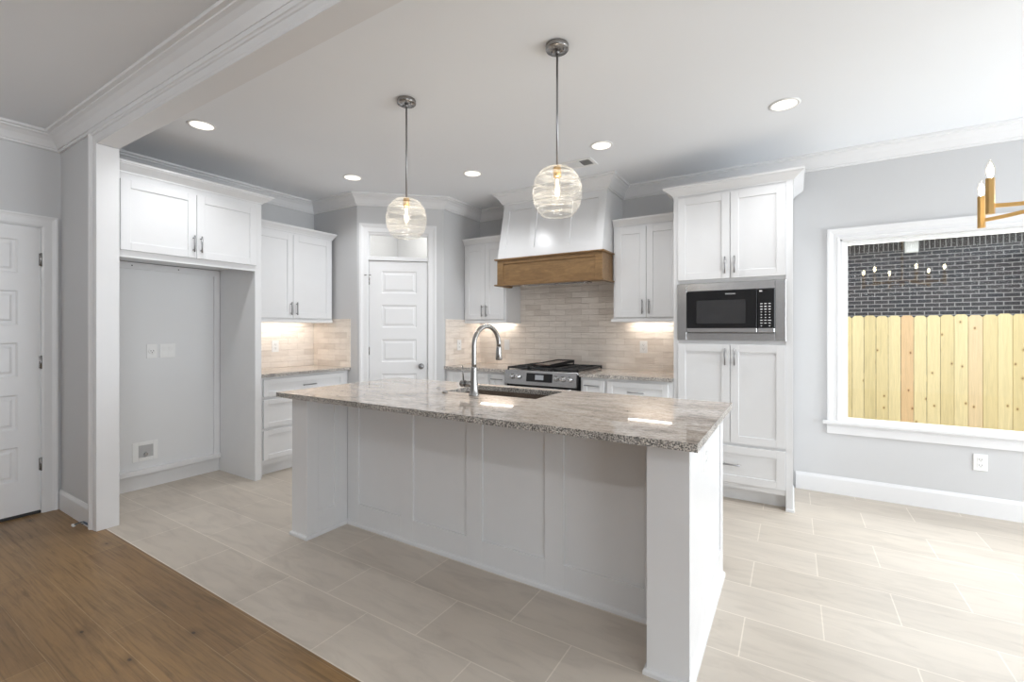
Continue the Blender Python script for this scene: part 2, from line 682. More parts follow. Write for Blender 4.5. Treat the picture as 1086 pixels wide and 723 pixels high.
# range wall with the dining window opening
WX0, WX1, WZ0, WZ1 = .322, 2.14, .585, 2.04
b = B()
b.box(XL, WX0, YB, YB + .13, 0, HC).box(WX1, XR, YB, YB + .13, 0, HC)
b.box(WX0, WX1, YB, YB + .13, 0, WZ0).box(WX0, WX1, YB, YB + .13, WZ1, HC)
struct(b.build('wall_back', M['wall']), 'light grey wall behind the range with the picture window', 'wall')
b = B()
b.box(XR, XR + .12, YN, -3.2, 0, HC).box(XR, XR + .12, -.3, 1.85, 0, HC).box(XR, XR + .12, 4.25, YB, 0, HC).box(XR, XR + .12, 1.85, 4.25, 2.15, HC)
b.box(XR, XR + .12, -3.2, -.3, 0, .5).box(XR, XR + .12, -3.2, -.3, 2.35, HC)  # openings put into this unseen wall so the added daylight lamps shine in
struct(b.build('wall_right', M['wall']), 'unseen right wall with patio and living room openings added to admit daylight', 'wall')
b = B()
b.box(XL, XR, YN - .12, YN, 0, HC)
struct(b.build('wall_rear', M['wall']), 'plain grey living room wall behind the camera', 'wall')
# stub wall and header of the cased opening
b = B()
b.box(XL, -3.885, YH0 + .015, YH1 - .003, 0, HC)
b.box(-3.885, XR, YH0 + .015, YH1 - .003, 2.55, HC)
struct(b.build('wall_opening', M['wall']), 'short grey wall and dropped header between living room and kitchen', 'wall')
# pantry corner: return walls and angled wall
b = B()
b.box(XL, DA.x, 3.21, 3.29, 0, HC)
struct(b.build('wall_pantry_left', M['wall']), 'short grey wall left of the pantry door', 'wall')
b = B()
b.box(-3.305, -3.225, DB.y, YB, 0, HC)
struct(b.build('wall_pantry_right', M['wall']), 'short grey wall right of the pantry door', 'wall')

U = (DB - DA).normalized()
ANG = math.atan2(U.y, U.x)
DLEN = (DB - DA).length
# in the angled wall's own frame: x along the wall, front face at y = 0 facing -y
b = B()
b.box(0, .10, 0, .08, 0, HC).box(.746, DLEN, 0, .08, 0, HC).box(.10, .746, 0, .08, 2.345, HC)
o = b.build('wall_pantry', M['wall'], loc=(DA.x, DA.y, 0), rotz=ANG)
struct(o, 'angled grey pantry wall holding the panelled door', 'wall')

# crown mouldings (trim)
CROWN = [(0, 0), (0, -.118), (.013, -.118), (.017, -.112), (.017, -.103), (.025, -.101), (.029, -.093), (.034, -.083), (.048, -.058), (.068, -.037), (.084, -.028), (.086, -.021), (.094, -.019), (.104, -.017), (.106, -.012), (.106, 0)]
b = B()
b.sweep([(XL, YH1), (XL, 3.21), (DA.x, DA.y), (DB.x, DB.y), (-3.225, YB), (-2.60, YB)], CROWN, base=HC - .0005, flip=1)
struct(b.build('trim_1', M['trim']), 'white crown moulding around the kitchen and pantry corner', 'crown moulding')
b = B()
b.sweep([(-1.455, YB), (XR, YB), (XR, YH1)], CROWN, base=HC - .0005, flip=1)
struct(b.build('trim_2', M['trim']), 'white crown moulding above the picture window', 'crown moulding')
b = B()
b.sweep([(XL, YN), (XL, YH0 + .015), (XR, YH0 + .015)], CROWN, base=HC - .0005, flip=1)
struct(b.build('trim_3', M['trim']), 'white crown moulding along the living room side of the header', 'crown moulding')

# casing of the wide opening: jamb boards, soffit, living-side and kitchen-side flats
b = B()
b.box(-3.885, -3.868, YH0 + .004, YH1, 0, 2.535, .002)                       # jamb
b.box(-3.868, XR, YH0 + .004, YH1, 2.535, 2.552, .002)                       # soffit board
CASE = [(0, 0), (0, .008), (.010, .013), (.046, .013), (.050, .018), (.060, .020), (.064, .025), (.088, .025), (.092, .020), (.095, 0)]
b.sweep([(-3.880, 0), (-3.880, 2.545), (XR, 2.545)], CASE, plane='xz', base=YH0 + .015, flip=-1)
struct(b.build('trim_4', M['trim']), 'white post and casing of the wide opening between the rooms', 'trim')

# baseboards
BASE = [(0, 0), (.015, 0), (.015, .115), (.012, .125), (.008, .132), (.006, .14), (0, .14)]
struct(B().sweep([(.02, YB), (XR, YB), (XR, 4.27)], BASE, flip=1).build('baseboard_right', M['trim']), 'white baseboard below the picture window', 'baseboard')
struct(B().sweep([(XL, YH0 + .015), (-3.975, YH0 + .015)], BASE, flip=1).build('baseboard_left', M['trim']), 'short white baseboard between the left door and the post', 'baseboard')

# picture window
b = B()
WC = [(0, 0), (0, .012), (.012, .016), (.018, .016), (.022, .012), (.045, .012), (.05, .016), (.056, .018), (.070, .024), (.086, .024), (.086, 0)]
b.sweep([(WX0, WZ0), (WX0, WZ1), (WX1, WZ1), (WX1, WZ0)], WC, plane='xz', base=YB, flip=-1)
# jamb liner
b.box(WX0 - .001, WX0 + .012, YB - .002, YB + .125, WZ0, WZ1).box(WX1 - .012, WX1 + .001, YB - .002, YB + .125, WZ0, WZ1)
b.box(WX0, WX1, YB - .002, YB + .125, WZ1 - .012, WZ1 + .001)
win = struct(b.build('window_1', M['trim']), 'large white framed picture window looking onto the fence', 'window')
b = B()
b.box(WX0 - .115, WX1 + .115, YB - .045, YB + .06, WZ0 - .022, WZ0 + .004, .004)
b.build('stool', M['trim'], win)
b = B()
b.sweep([(WX0 - .088, YB), (WX1 + .088, YB)], [(0, 0), (.018, 0), (.018, .055), (.014, .062), (.012, .075), (0, .075)], base=WZ0 - .099, flip=1)
b.build('apron', M['trim'], win)
b = B()
fx0, fx1, fz0, fz1 = WX0 + .012, WX1 - .012, WZ0, WZ1 - .012
for (x0, x1, z0, z1) in ((fx0, fx0 + .042, fz0, fz1), (fx1 - .042, fx1, fz0, fz1), (fx0 + .042, fx1 - .042, fz0, fz0 + .018), (fx0 + .042, fx1 - .042, fz1 - .024, fz1)):
    b.box(x0, x1, YB + .05, YB + .12, z0, z1, .003)
b.build('sash', M['plate'], win)
b = B()
b.box(fx0 + .036, fx1 - .036, YB + .074, YB + .0745, fz0 + .012, fz1 - .018)
b.box(fx0 + .036, fx1 - .036, YB + .092, YB + .0925, fz0 + .012, fz1 - .018)
b.build('pane', M['pane'], win)


# ---------------------------------------------------------------- panelled doors
def five_panel(b, W, H, t, x0, x1, zs):
    """moulded slab; front face at y=0, back at y=t; panels x0..x1, zs list of (z0,z1)"""
    rec = .007
    b.box(0, x0, 0, t, 0, H)
    b.box(x1, W, 0, t, 0, H)
    prev = 0
    for z0, z1 in zs + [(H, H)]:
        b.box(x0, x1, 0, t, prev, z0)
        prev = z1
    for z0, z1 in zs:
        # stepped moulding frame round each raised field
        bm = b.bm
        loops = []
        for ins, y in ((0, 0), (.010, rec), (.026, rec), (.040, .0015)):
            loops.append([bm.verts.new((x, y, z)) for x, z in ((x0 + ins, z0 + ins), (x1 - ins, z0 + ins), (x1 - ins, z1 - ins), (x0 + ins, z1 - ins))])
        for a, c in zip(loops, loops[1:]):
            for i in range(4):
                bm.faces.new((a[i], a[(i + 1) % 4], c[(i + 1) % 4], c[i]))
        bm.faces.new(loops[-1])
        b.box(x0, x1, t - .012, t, z0, z1)


PZ = [(.235, .475), (.595, .84), (.965, 1.205), (1.33, 1.57), (1.695, 1.93)]


def hinge(parent, x, z, h=.09, mat='nickel'):
    hb = B()
    hb.cyl((x, -.006, z - h / 2), (x, -.006, z + h / 2), .006, seg=10)
    hb.box(x - .012, x + .012, -.003, -.0005, z - h / 2 + .004, z + h / 2 - .004)
    return hb.build('hinge', M[mat], parent)


# pantry door on the angled wall
b = B()
PX0 = .120
PW = .606
five_panel(b, PW, 2.036, .035, .128, .492, PZ)
door = b.build('door_1', M['trim'], loc=(DA.x + U.x * PX0 - U.y * .010, DA.y + U.y * PX0 + U.x * .010, .012), rotz=ANG)
struct(door, 'white five panel pantry door on the angled wall', 'door')
for z in (.25, 1.085, 1.825):
    hinge(door, -.004, z)
b = B()
b.cyl((-.006, -.012, 1.885), (-.035, -.030, 1.880), .004, seg=8).cyl((-.006, -.012, 1.885), (.022, -.030, 1.880), .004, seg=8)
b.cyl((-.035, -.030, 1.880), (-.041, -.032, 1.880), .007, seg=10)
b.build('door_stop', M['nickel'], door)
b = B()
b.lathe([(.030, -.001), (.030, -.007), (.012, -.012), (.011, -.030), (.024, -.038), (.029, -.050), (.027, -.060), (.016, -.066), (.004, -.067)], (PW - .066, 0, .915), 24, 'y')
b.build('door_knob', M['darknickel'], door)
b = B()
b.box(PW - .001, PW + .003, -.003, .012, .88, .95)
b.build('strike_plate', M['darknickel'], door)
# casing, jambs and transom bar
b = B()
PC = [(0, 0), (0, .010), (.010, .014), (.05, .014), (.064, .018), (.074, .022), (.094, .022), (.094, 0)]
b.sweep([(.118, 0), (.118, 2.342), (.730, 2.342), (.730, 0)], PC, plane='xz', base=0, flip=-1)
b.box(.098, .115, -.004, .083, 0, 2.345)
b.box(.731, .748, -.004, .083, 0, 2.345)
b.box(.098, .748, -.004, .083, 2.330, 2.347)
b.box(.115, .731, -.008, .083, 2.052, 2.094, .003)
b.box(.115, .137, .004, .03, 2.094, 2.33).box(.722, .731, .004, .03, 2.094, 2.33).box(.137, .722, .004, .03, 2.318, 2.33)
b.box(.117, .131, .046, .058, 0, 2.05).box(.715, .729, .046, .058, 0, 2.05)
struct(b.build('trim_5', M['trim'], loc=(DA.x, DA.y, 0), rotz=ANG), 'white casing around the pantry door and its transom', 'trim')
b = B()
b.box(.130, .728, .018, .021, 2.09, 2.325)
tp = b.build('window_2', M['pane'], loc=(DA.x, DA.y, 0), rotz=ANG)
struct(tp, 'narrow glass transom above the pantry door', 'window')

# left door on the left wall (front faces +x; local x runs along world y)
b = B()
LDW = .812
five_panel(b, LDW, 2.026, .035, .112, LDW - .112, PZ)
door2 = b.build('door_2', M['trim'], loc=(XL - .006, 1.008 - LDW, .022), rotz=R(90))
struct(door2, 'white five panel door at the far left of the living room', 'door')
for z in (.33, 1.062, 1.80):
    hinge(door2, LDW + .004, z, .095)
b = B()
b.sweep([(.188, 0), (.188, 2.056), (1.016, 2.056), (1.016, 0)], [(d, h) for d, h in PC[:5]] + [(.070, .022), (.080, .022), (.080, 0)], plane='yz', base=XL, flip=-1)
b.box(XL - .11, XL + .004, .162, .190, 0, 2.06).box(XL - .11, XL + .004, 1.012, 1.033, 0, 2.06).box(XL - .11, XL + .004, .162, 1.033, 2.052, 2.066)
struct(b.build('trim_6', M['trim']), 'white casing around the far left door', 'trim')
b = B()
b.box(XL - .10, XL - .004, .19, 1.012, 0.0005, .016)
struct(b.build('trim_7', M['gap']), 'dark threshold under the far left door', 'threshold')

# ---------------------------------------------------------------- cabinet kit (fronts face -y in the cabinet's frame)


def shaker(b, x0, x1, z0, z1, y=0.0, t=.020, s=.058, rec=.008):
    """five-piece front, its face at y, thickness towards +y"""
    bv = .0015
    b.box(x0, x0 + s, y, y + t, z0, z1, bv).box(x1 - s, x1, y, y + t, z0, z1, bv)
    b.box(x0 + s, x1 - s, y, y + t, z0, z0 + s, bv).box(x0 + s, x1 - s, y, y + t, z1 - s, z1, bv)
    b.box(x0 + s - .004, x1 - s + .004, y + rec, y + t - .003, z0 + s - .004, z1 - s + .004)
    return b


def pull(parent, x, z, y, vertical=True, L=.128, mat='darknickel'):
    b = B()
    r, so = .0055, .028
    h = L / 2
    if vertical:
        b.cyl((x, y - so, z - h), (x, y - so, z + h), r, seg=12)
        for k in (-1, 1):
            b.cyl((x, y - so, z + k * (h - .018)), (x, y + .001, z + k * (h - .018)), .004, seg=8)
    else:
        b.cyl((x - h, y - so, z), (x + h, y - so, z), r, seg=12)
        for k in (-1, 1):
            b.cyl((x + k * (h - .018), y - so, z), (x + k * (h - .018), y + .001, z), .004, seg=8)
    return b.build('handle', M[mat], parent)


def door_front(root, x0, x1, z0, z1, hx=None, hz=None, name='door', s=.058, hv=True, hl=.128):
    d = shaker(B(), x0, x1, z0, z1, -.020, s=s).build(name, M['cab'], root)
    if hx is not None:
        pull(d, hx, hz, -.020, hv, hl)
    return d


CABCROWN = [(0, 0), (.006, 0), (.008, .010), (.022, .022), (.046, .040), (.062, .050), (.064, .056), (.072, .058), (.072, .072), (0, .072)]
SMALLCROWN = [(0, 0), (.006, 0), (.010, .012), (.026, .034), (.040, .048), (.044, .054), (.046, .066), (0, .066)]

# refrigerator cabinet above the empty alcove, with the tall panel on its right
AX = -3.985
rc = thing('refrigerator_cabinet', 'tall deep white cabinet with two doors bridging the empty refrigerator alcove', 'cabinet', (AX, 1.227, 0), R(90))
W = 2.2 - 1.227
b = B()
b.box(0, W, 0, .62, 1.872, 2.42)
b.box(0, W, 0, .02, 1.828, 1.872)
b.build('cabinet_box', M['cab'], rc)
b = B()
b.box(W, W + .056, 0, .622, 0, 2.42, .001)
b.build('side_panel', M['cab'], rc)
c0 = 1.736 - 1.227
door_front(rc, .035, c0 - .002, 1.876, 2.372, c0 - .026, 1.984)
door_front(rc, c0 + .002, W + .004, 1.876, 2.372, c0 + .026, 1.984)
b = B()
b.sweep([(0, 0), (W + .056, 0), (W + .056, .60)], CABCROWN, base=2.418, flip=1)
b.box(0, W + .056, 0, .60, 2.42, 2.43)
b.build('crown', M['cab'], rc)

# alcove lining (painted frame boards and ledge) on the left wall
b = B()
b.box(XL, XL + .012, 1.23, 2.198, .14, 1.87)
struct(b.build('trim_8', M['niche']), 'white painted back of the refrigerator alcove', 'wall panel')
b = B()
b.box(XL + .012, XL + .034, 1.23, 2.198, 1.815, 1.868, .002)
b.box(XL + .012, XL + .034, 2.15, 2.198, .165, 1.815, .002)
b.box(XL, XL + .055, 1.23, 2.198, .125, .165, .002)
b.box(XL, XL + .018, 1.23, 2.198, 0, .125, .001)
for yy in (1.53, 1.86):
    b.mi = 1
    b.cyl((XL + .033, yy, 1.842), (XL + .036, yy, 1.842), .005, seg=8)
struct(b.build('trim_9', [M['trim'], M['gap']]), 'white board frame and low ledge inside the refrigerator alcove', 'trim')


# upper cabinets
def upper(name, label, loc, W, D, H, rotz, split, crown_path, hz, zdoor=(.026, None), rail_over=0.0, group=None):
    r = thing(name, label, 'cabinet', loc, rotz, group)
    b = B()
    b.box(0, W, 0, D, .012, H)
    b.build('cabinet_box', M['cab'], r)
    zt = H - .022
    door_front(r, .022, split - .002, zdoor[0] + .01, zt, split - .030, hz)
    door_front(r, split + .002, W - .022, zdoor[0] + .01, zt, split + .030, hz)
    b = B()
    b.box(-rail_over, W + .004, -.012, .012, -.006, .022, .002)
    b.box(W - .012, W + .004, .012, D, -.006, .012, .001)
    b.build('light_rail', M['cab'], r)
    b = B()
    b.sweep(crown_path(W, D), SMALLCROWN, base=H, flip=1)
    b.build('crown', M['cab'], r)
    return r


upper('upper_cabinet', 'white two door upper cabinet above the short worktop beside the refrigerator alcove', (-4.255, 2.262, 1.398), .914, .352, .886, R(90), .455,
      lambda W, D: [(0, 0), (W, 0), (W, .33)], .13)
upper('upper_cabinet', 'white two door upper cabinet left of the range hood', (-3.222, 4.182, 1.398), .572, .305, .886, 0, .298,
      lambda W, D: [(0, 0), (W, 0), (W, .29)], .13)
upper('upper_cabinet', 'white two door upper cabinet between range hood and tall microwave cabinet', (-1.447, 4.182, 1.398), .614, .305, .886, 0, .311,
      lambda W, D: [(0, 0), (W, 0)], .13, rail_over=.022)

# tall cabinet with the microwave
tc = thing('tall_cabinet', 'tall white pantry cabinet holding the built-in microwave', 'cabinet', (-.83, 3.868, 0))
W = .83
b = B()
b.box(0, .018, 0, .615, 0, 2.40, .001).box(W - .02, W, 0, .615, 0, 2.40, .001)
b.box(.018, W - .02, .015, .615, .11, 1.232)
b.box(.018, W - .02, .015, .615, 1.690, 2.40)
b.box(.018, W - .02, .60, .615, 1.232, 1.690)
b.box(.018, W - .02, .075, .09, 0, .11)
b.box(0, .034, -.006, .015, 0.0, 2.40, .001).box(W - .044, W, -.006, .015, 0, 2.40, .001)
b.box(.034, W - .044, 0, .015, .108, .152).box(.034, W - .044, 0, .015, .43, .456).box(.034, W - .044, 0, .015, 1.203, 1.236)
b.box(.034, W - .044, 0, .015, 1.686, 1.716).box(.034, W - .044, 0, .015, 2.372, 2.40)
b.build('cabinet_box', M['cab'], tc)
sp = .419
door_front(tc, .036, sp - .002, 1.714, 2.376, sp - .034, 1.815)
door_front(tc, sp + .002, W - .046, 1.714, 2.376, sp + .032, 1.815)
door_front(tc, .036, sp - .002, .454, 1.206, sp - .034, 1.112)
door_front(tc, sp + .002, W - .046, .454, 1.206, sp + .032, 1.112)
d = shaker(B(), .036, W - .046, .150, .432, -.020).build('drawer', M['cab'], tc)
pull(d, sp + .01, .292, -.020, False)
b = B()
b.sweep([(0, .55), (0, 0), (W, 0), (W, .55)], CABCROWN, base=2.395, flip=1)
b.box(.0, W, 0, .55, 2.396, 2.405)
b.build('crown', M['cab'], tc)
b = B()
b.sweep([(W, .61), (W, -.006), (W - .044, -.006)], [(0, 0), (.010, 0), (.008, .016), (0, .02)], base=0, flip=-1)
b.build('shoe_moulding', M['cab'], tc)

# microwave
mw = thing('microwave', 'stainless steel built-in microwave with black glass door in the tall cabinet', 'microwave', (-.42, 3.860, 1.236))
X0, X1, Z1 = -.377, .377, .447
ix0, ix1, iz0, iz1 = -.306, .309, .056, .386
b = B()
b.box(X0, ix0, -.016, .004, 0, Z1, .002).box(ix1, X1, -.016, .004, 0, Z1, .002)
b.box(ix0, ix1, -.016, .004, 0, iz0, .002).box(ix0, ix1, -.016, .004, iz1, Z1, .002)
b.build('trim_kit', M['steel'], mw)
b = B()
b.box(ix0 + .004, ix1 - .004, .0, .42, iz0 + .004, iz1 - .004)
b.build('body', M['black'], mw)
xs = .196
b = B()
b.box(ix0 + .003, xs - .004, -.022, -.001, iz0 + .040, iz1 - .003, .002)
md = b.build('door', M['glossblack'], mw)
b = B()
b.box(ix0 + .075, xs - .080, -.0232, -.022, iz0 + .075, iz1 - .075)
b.build('window', M['screen'], md)
b = B()
b.box(ix0 + .003, xs - .004, -.026, -.001, iz0 + .006, iz0 + .038, .003)
b.build('handle', M['steel'], md)
b = B()
b.box(xs, ix1 - .003, -.022, -.001, iz0 + .040, iz1 - .003, .002)
mp = b.build('control_panel', M['glossblack'], mw)
b = B()
for r in range(9):
    for c in range(3):
        if r == 8 and c == 1:
            continue
        kx = xs + .025 + c * .0265
        kz = iz0 + .055 + (8 - r) * .0205
        w2 = .0075 if r in (0, 1, 2, 6, 7) else .0045
        h2 = .0035 if r in (1, 2) else .0025
        if r == 6 and c == 2:
            w2 = .010
        b.box(kx - w2, kx + w2, -.0226, -.022, kz - h2, kz + h2)
b.build('keypad', M['print'], mp)
b = B()
b.box(xs + .012, xs + .030, -.0226, -.022, iz1 - .022, iz1 - .012)
b.build('indicator', M['print'], mp)
b = B()
b.box(xs, ix1 - .003, -.024, -.001, iz0 + .006, iz0 + .038, .003)
b.build('lower_trim', M['steel'], mw)
# small lettering on the door
cu = bpy.data.curves.new('brand_text', 'FONT')
cu.body = 'FRIGIDAIRE'
cu.size = .0135
cu.align_x = 'CENTER'
cu.extrude = .0002
to = bpy.data.objects.new('brand_text', cu)
COL.objects.link(to)
bpy.context.view_layer.update()
me = bpy.data.meshes.new_from_object(to.evaluated_get(bpy.context.evaluated_depsgraph_get()))
bpy.data.objects.remove(to)
me.materials.clear()
me.materials.append(M['print'])
lo = bpy.data.objects.new('lettering', me)
COL.objects.link(lo)
lo.parent = md
lo.location = (.012, -.0226, iz1 - .033)
lo.rotation_euler = (R(90), 0, 0)

# ---------------------------------------------------------------- base cabinets


def base_cab(label, loc, W, rotz=0, D=.60, fronts=(), foot=(0, 0)):
    r = thing('base_cabinet', label, 'cabinet', loc, rotz)
    b = B()
    b.box(0, W, 0, D, .105, .892)
    b.box(0, W, .07, D, 0, .105)
    if foot[0]:
        b.box(0, .03, 0, .07, 0, .105)
    if foot[1]:
        b.box(W - .03, W, 0, .07, 0, .105)
    b.build('cabinet_box', M['cab'], r)
    for (nm, x0, x1, z0, z1, hx, hz, hv) in fronts:
        d = shaker(B(), x0, x1, z0, z1, -.020, s=.045 if nm == 'drawer' else .058).build(nm, M['cab'], r)
        pull(d, hx, hz, -.020, hv, .14)
    return r


WL = .945
base_cab('white three drawer base cabinet under the short worktop beside the refrigerator alcove', (-4.035, 2.262, 0), WL, R(90), .574,
         [('drawer', .032, WL - .06, .715, .872, WL / 2, .79, False),
          ('drawer', .032, WL - .06, .437, .690, WL / 2, .575, False),
          ('drawer', .032, WL - .06, .150, .412, WL / 2, .29, False)], foot=(1, 0))
YF = 3.852
DD = YB - YF - .004
base_cab('white base cabinet in the corner left of the range', (-3.222, YF, 0), .587, 0, DD,
         [('drawer', .05, .567, .70, .868, .36, .785, False), ('door', .05, .567, .13, .68, .53, .60, True)])
base_cab('narrow white drawer base cabinet directly left of the range', (-2.632, YF, 0), .198, 0, DD,
         [('drawer', .012, .186, .70, .868, .10, .822, False), ('drawer', .012, .186, .42, .68, .10, .60, False), ('drawer', .012, .186, .13, .40, .10, .32, False)])
base_cab('narrow white drawer base cabinet directly right of the range', (-1.640, YF, 0), .238, 0, DD,
         [('drawer', .022, .226, .70, .868, .118, .822, False), ('drawer', .022, .226, .42, .68, .118, .60, False), ('drawer', .022, .226, .13, .40, .118, .32, False)])
base_cab('wide white drawer base cabinet between range and tall cabinet', (-1.400, YF, 0), .568, 0, DD,
         [('drawer', .014, .53, .70, .868, .27, .787, False), ('drawer', .014, .53, .42, .68, .27, .60, False), ('drawer', .014, .53, .13, .40, .27, .32, False)])


# worktops
def slab(name, label, boxes, cat='worktop'):
    b = B()
    for x0, x1, y0, y1 in boxes:
        b.box(x0, x1, y0, y1, .893, .923)
    o = b.build(name, [M['granite'], M['graniteedge']])
    for p in o.data.polygons:
        if abs(p.normal.z) < .5:
            p.material_index = 1
    return tag(o, label, cat)


slab('worktop', 'short granite worktop beside the refrigerator alcove', [(XL + .002, -3.992, 2.260, 3.207)])
slab('worktop', 'granite worktop left of the range', [(-3.222, -2.432, 3.815, YB - .002)])
slab('worktop', 'granite worktop right of the range up to the tall cabinet', [(-1.642, -.833, 3.815, YB - .002)])

# backsplashes
b = B()
b.box(XL, XL + .010, 2.262, 3.199, .924, 1.43)
o = B().box(XL, -3.985, 3.199, 3.209, .924, 1.435).build('backsplash', M['travertine'])
tag(o, 'narrow end of split travertine on the short wall left of the pantry door', 'backsplash')
tag(b.build('backsplash', M['travertine']), 'warm lit split travertine backsplash above the short worktop by the refrigerator alcove', 'backsplash')
b = B()
o = B().box(-3.2245, -3.214, 3.845, YB - .011, .924, 1.435).build('backsplash', M['travertine'])
tag(o, 'narrow split travertine side return right of the pantry door', 'backsplash')
b.box(-3.224, -2.649, YB - .010, YB, .924, 1.392).box(-2.649, -1.449, YB - .010, YB, .924, 1.82).box(-1.449, -.834, YB - .010, YB, .924, 1.392)
tag(b.build('backsplash', M['travertine']), 'split travertine backsplash on the wall behind the range', 'backsplash')

# ---------------------------------------------------------------- range hood
HX0, HX1 = -2.588, -1.456
hood = thing('range_hood', 'white panelled range hood with a stained wood band above the range', 'range hood', ((HX0 + HX1) / 2, YB - .002, 1.765))
hw = (HX1 - HX0) / 2
YFh, YTh, ZB, ZT = 3.905 - YB, 4.055 - YB, 2.030 - 1.765, 2.735 - 1.765
ZC = 2.622 - 1.765


def yz(z):
    return YFh + .018 + (YTh - YFh - .018) * (z - ZB) / (ZC - ZB)


b = B()
b.prism([(yz(ZB), ZB), (0, ZB), (0, ZT), (yz(ZC), ZT), (yz(ZC), ZC)], -hw + .004, hw - .004, 'x')
b.build('hood_body', M['cab'], hood)
b = B()


def slat(x0, x1, z0, z1, t=.015):
    b.prism([(yz(z0) - t, z0), (yz(z0) + .002, z0), (yz(z1) + .002, z1), (yz(z1) - t, z1)], x0, x1, 'x')


e = hw - .004
slat(-e, -e + .075, ZB, ZC)
slat(e - .075, e, ZB, ZC)
for cx in (-.19, .19):
    slat(cx - .035, cx + .035, ZB + .10, ZC - .07)
slat(-e + .075, e - .075, ZB, ZB + .10)
slat(-e + .075, e - .075, ZC - .07, ZC)
b.build('front_frame', M['cab'], hood)
b = B()
b.sweep([(-hw + .004, 0), (-hw + .004, YTh - .008), (hw - .004, YTh - .008), (hw - .004, 0)], CROWN, base=HC - 1.765 - .0005, flip=1)
b.build('crown', M['cab'], hood)
b = B()
bz0, bz1 = .012, .262
y0 = YFh
b.box(-hw, -hw + .02, y0 + .018, -.31, bz0, bz1).box(hw - .02, hw, y0 + .018, -.31, bz0, bz1)
b.box(-hw + .02, hw - .02, y0 + .010, y0 + .025, bz0, bz1)
for x0, x1, z0, z1 in ((-hw, -hw + .07, bz0, bz1), (hw - .07, hw, bz0, bz1), (-hw + .07, hw - .07, bz0, bz0 + .035), (-hw + .07, hw - .07, bz1 - .04, bz1)):
    b.box(x0, x1, y0, y0 + .018, z0, z1, .002)
b.box(-hw + .02, hw - .02, y0 + .02, -.31, .02, .05)
wb = b.build('wood_band', M['hoodwood'], hood)
b = B()
EDGE = [(-.02, 0), (.018, 0), (.022, .006), (.022, .014), (-.02, .014)]
b.sweep([(-hw, -.318), (-hw, y0), (hw, y0), (hw, -.318)], EDGE, base=bz1 - .002, flip=1)
b.sweep([(-hw, -.318), (-hw, y0), (hw, y0), (hw, -.318)], EDGE, base=0, flip=1)
b.build('edge_moulding', M['hoodwood'], wb)
b = B()
b.box(-.36, .36, y0 + .12, -.31, .008, .022, .002)
for i in range(2):
    b.box(-.33 + i * .34, -.01 + i * .34, y0 + .15, -.33, .002, .010, .002)
b.build('filter_insert', M['steel'], hood)

# ---------------------------------------------------------------- range
RX0, RX1 = -2.428, -1.650
rg = thing('gas_range', 'stainless slide-in gas range with black grates under the hood', 'range', ((RX0 + RX1) / 2, 3.80, 0))
h = (RX1 - RX0) / 2
b = B()
b.box(-h + .006, h - .006, .03, .66, .09, .905)
b.box(-h + .02, h - .02, .08, .60, 0, .09)
b.build('body', M['black'], rg)
b = B()
b.box(-h, h, .015, .672, .905, .926, .004)
b.build('cooktop', M['steel'], rg)
b = B()
b.prism([(-.012, .792), (.03, .792), (.03, .918), (.006, .925)], -h, h - .012, 'x')
cp = b.build('control_panel', M['steel'], rg)


def cp_y(z):
    return -.012 + (z - .792) * .018 / .133


for kx in (-.300, -.232, .178, .245, .312):
    b = B()
    zc = .866
    yy = cp_y(zc)
    b.lathe([(.026, yy + .002), (.026, yy - .006), (.021, yy - .010), (.019, yy - .036), (.015, yy - .040), (.004, yy - .041)], (kx, 0, zc), 20, 'y')
    b.box(kx - .0025, kx + .0025, yy - .0425, yy - .036, zc - .016, zc + .016)
    b.build('knob', M['steel'], cp)
b = B()
b.prism([(cp_y(.825) - .003, .825), (cp_y(.825) + .004, .825), (cp_y(.905) + .004, .905), (cp_y(.905) - .003, .905)], -.140, .135, 'x')
dp = b.build('display', M['glossblack'], cp)
b = B()
b.prism([(cp_y(.845) - .004, .845), (cp_y(.845) - .002, .845), (cp_y(.89) - .002, .89), (cp_y(.89) - .004, .89)], -.045, .045, 'x')
b.build('clock_screen', M['lcd'], dp)
b = B()
b.box(-h + .003, h - .015, -.018, .03, .20, .772, .004)
od = b.build('oven_door', M['steel'], rg)
b = B()
b.box(-.25, .25, -.0195, -.0175, .30, .62)
b.build('window', M['glossblack'], od)
b = B()
b.cyl((-h + .05, -.055, .725), (h - .06, -.055, .725), .012, seg=14)
for k in (-h + .08, h - .09):
    b.cyl((k, -.055, .725), (k, -.017, .725), .008, seg=10)
b.build('handle', M['steel'], od)
b = B()
b.box(-h + .003, h - .015, -.014, .03, .075, .192, .004)
b.build('warming_drawer', M['steel'], rg)
# grates and burners
for gx0, gx1 in ((-h + .010, -.135), (-.130, .130), (.135, h - .010)):
    b = B()
    zt, zb = .956, .938
    g0, g1 = .035, .645
    for x in (gx0, gx1 - .014):
        b.box(x, x + .014, g0, g1, zb, zt, .003)
    for y in (g0, g1 - .014, (g0 + g1) / 2 - .007):
        b.box(gx0, gx1, y, y + .014, zb, zt, .003)
    cx = (gx0 + gx1) / 2
    b.box(cx - .005, cx + .005, g0, g1, zb, zt, .002)
    for y in (g0 + .15, g1 - .15):
        b.box(gx0, gx1, y - .005, y + .005, zb, zt, .002)
    for x in (gx0, gx1 - .014):
        for y in (g0, g1 - .014):
            b.box(x, x + .014, y, y + .014, .925, zb, .001)
    b.build('grate', M['iron'], rg)
for bx, by in ((-.255, .19), (-.255, .49), (0, .34), (.255, .19), (.255, .49)):
    b = B()
    b.lathe([(.052, .926), (.052, .931), (.040, .933), (.040, .937), (.030, .9375)], (bx, by, 0), 24)
    b.build('burner_cap', M['iron'], rg)
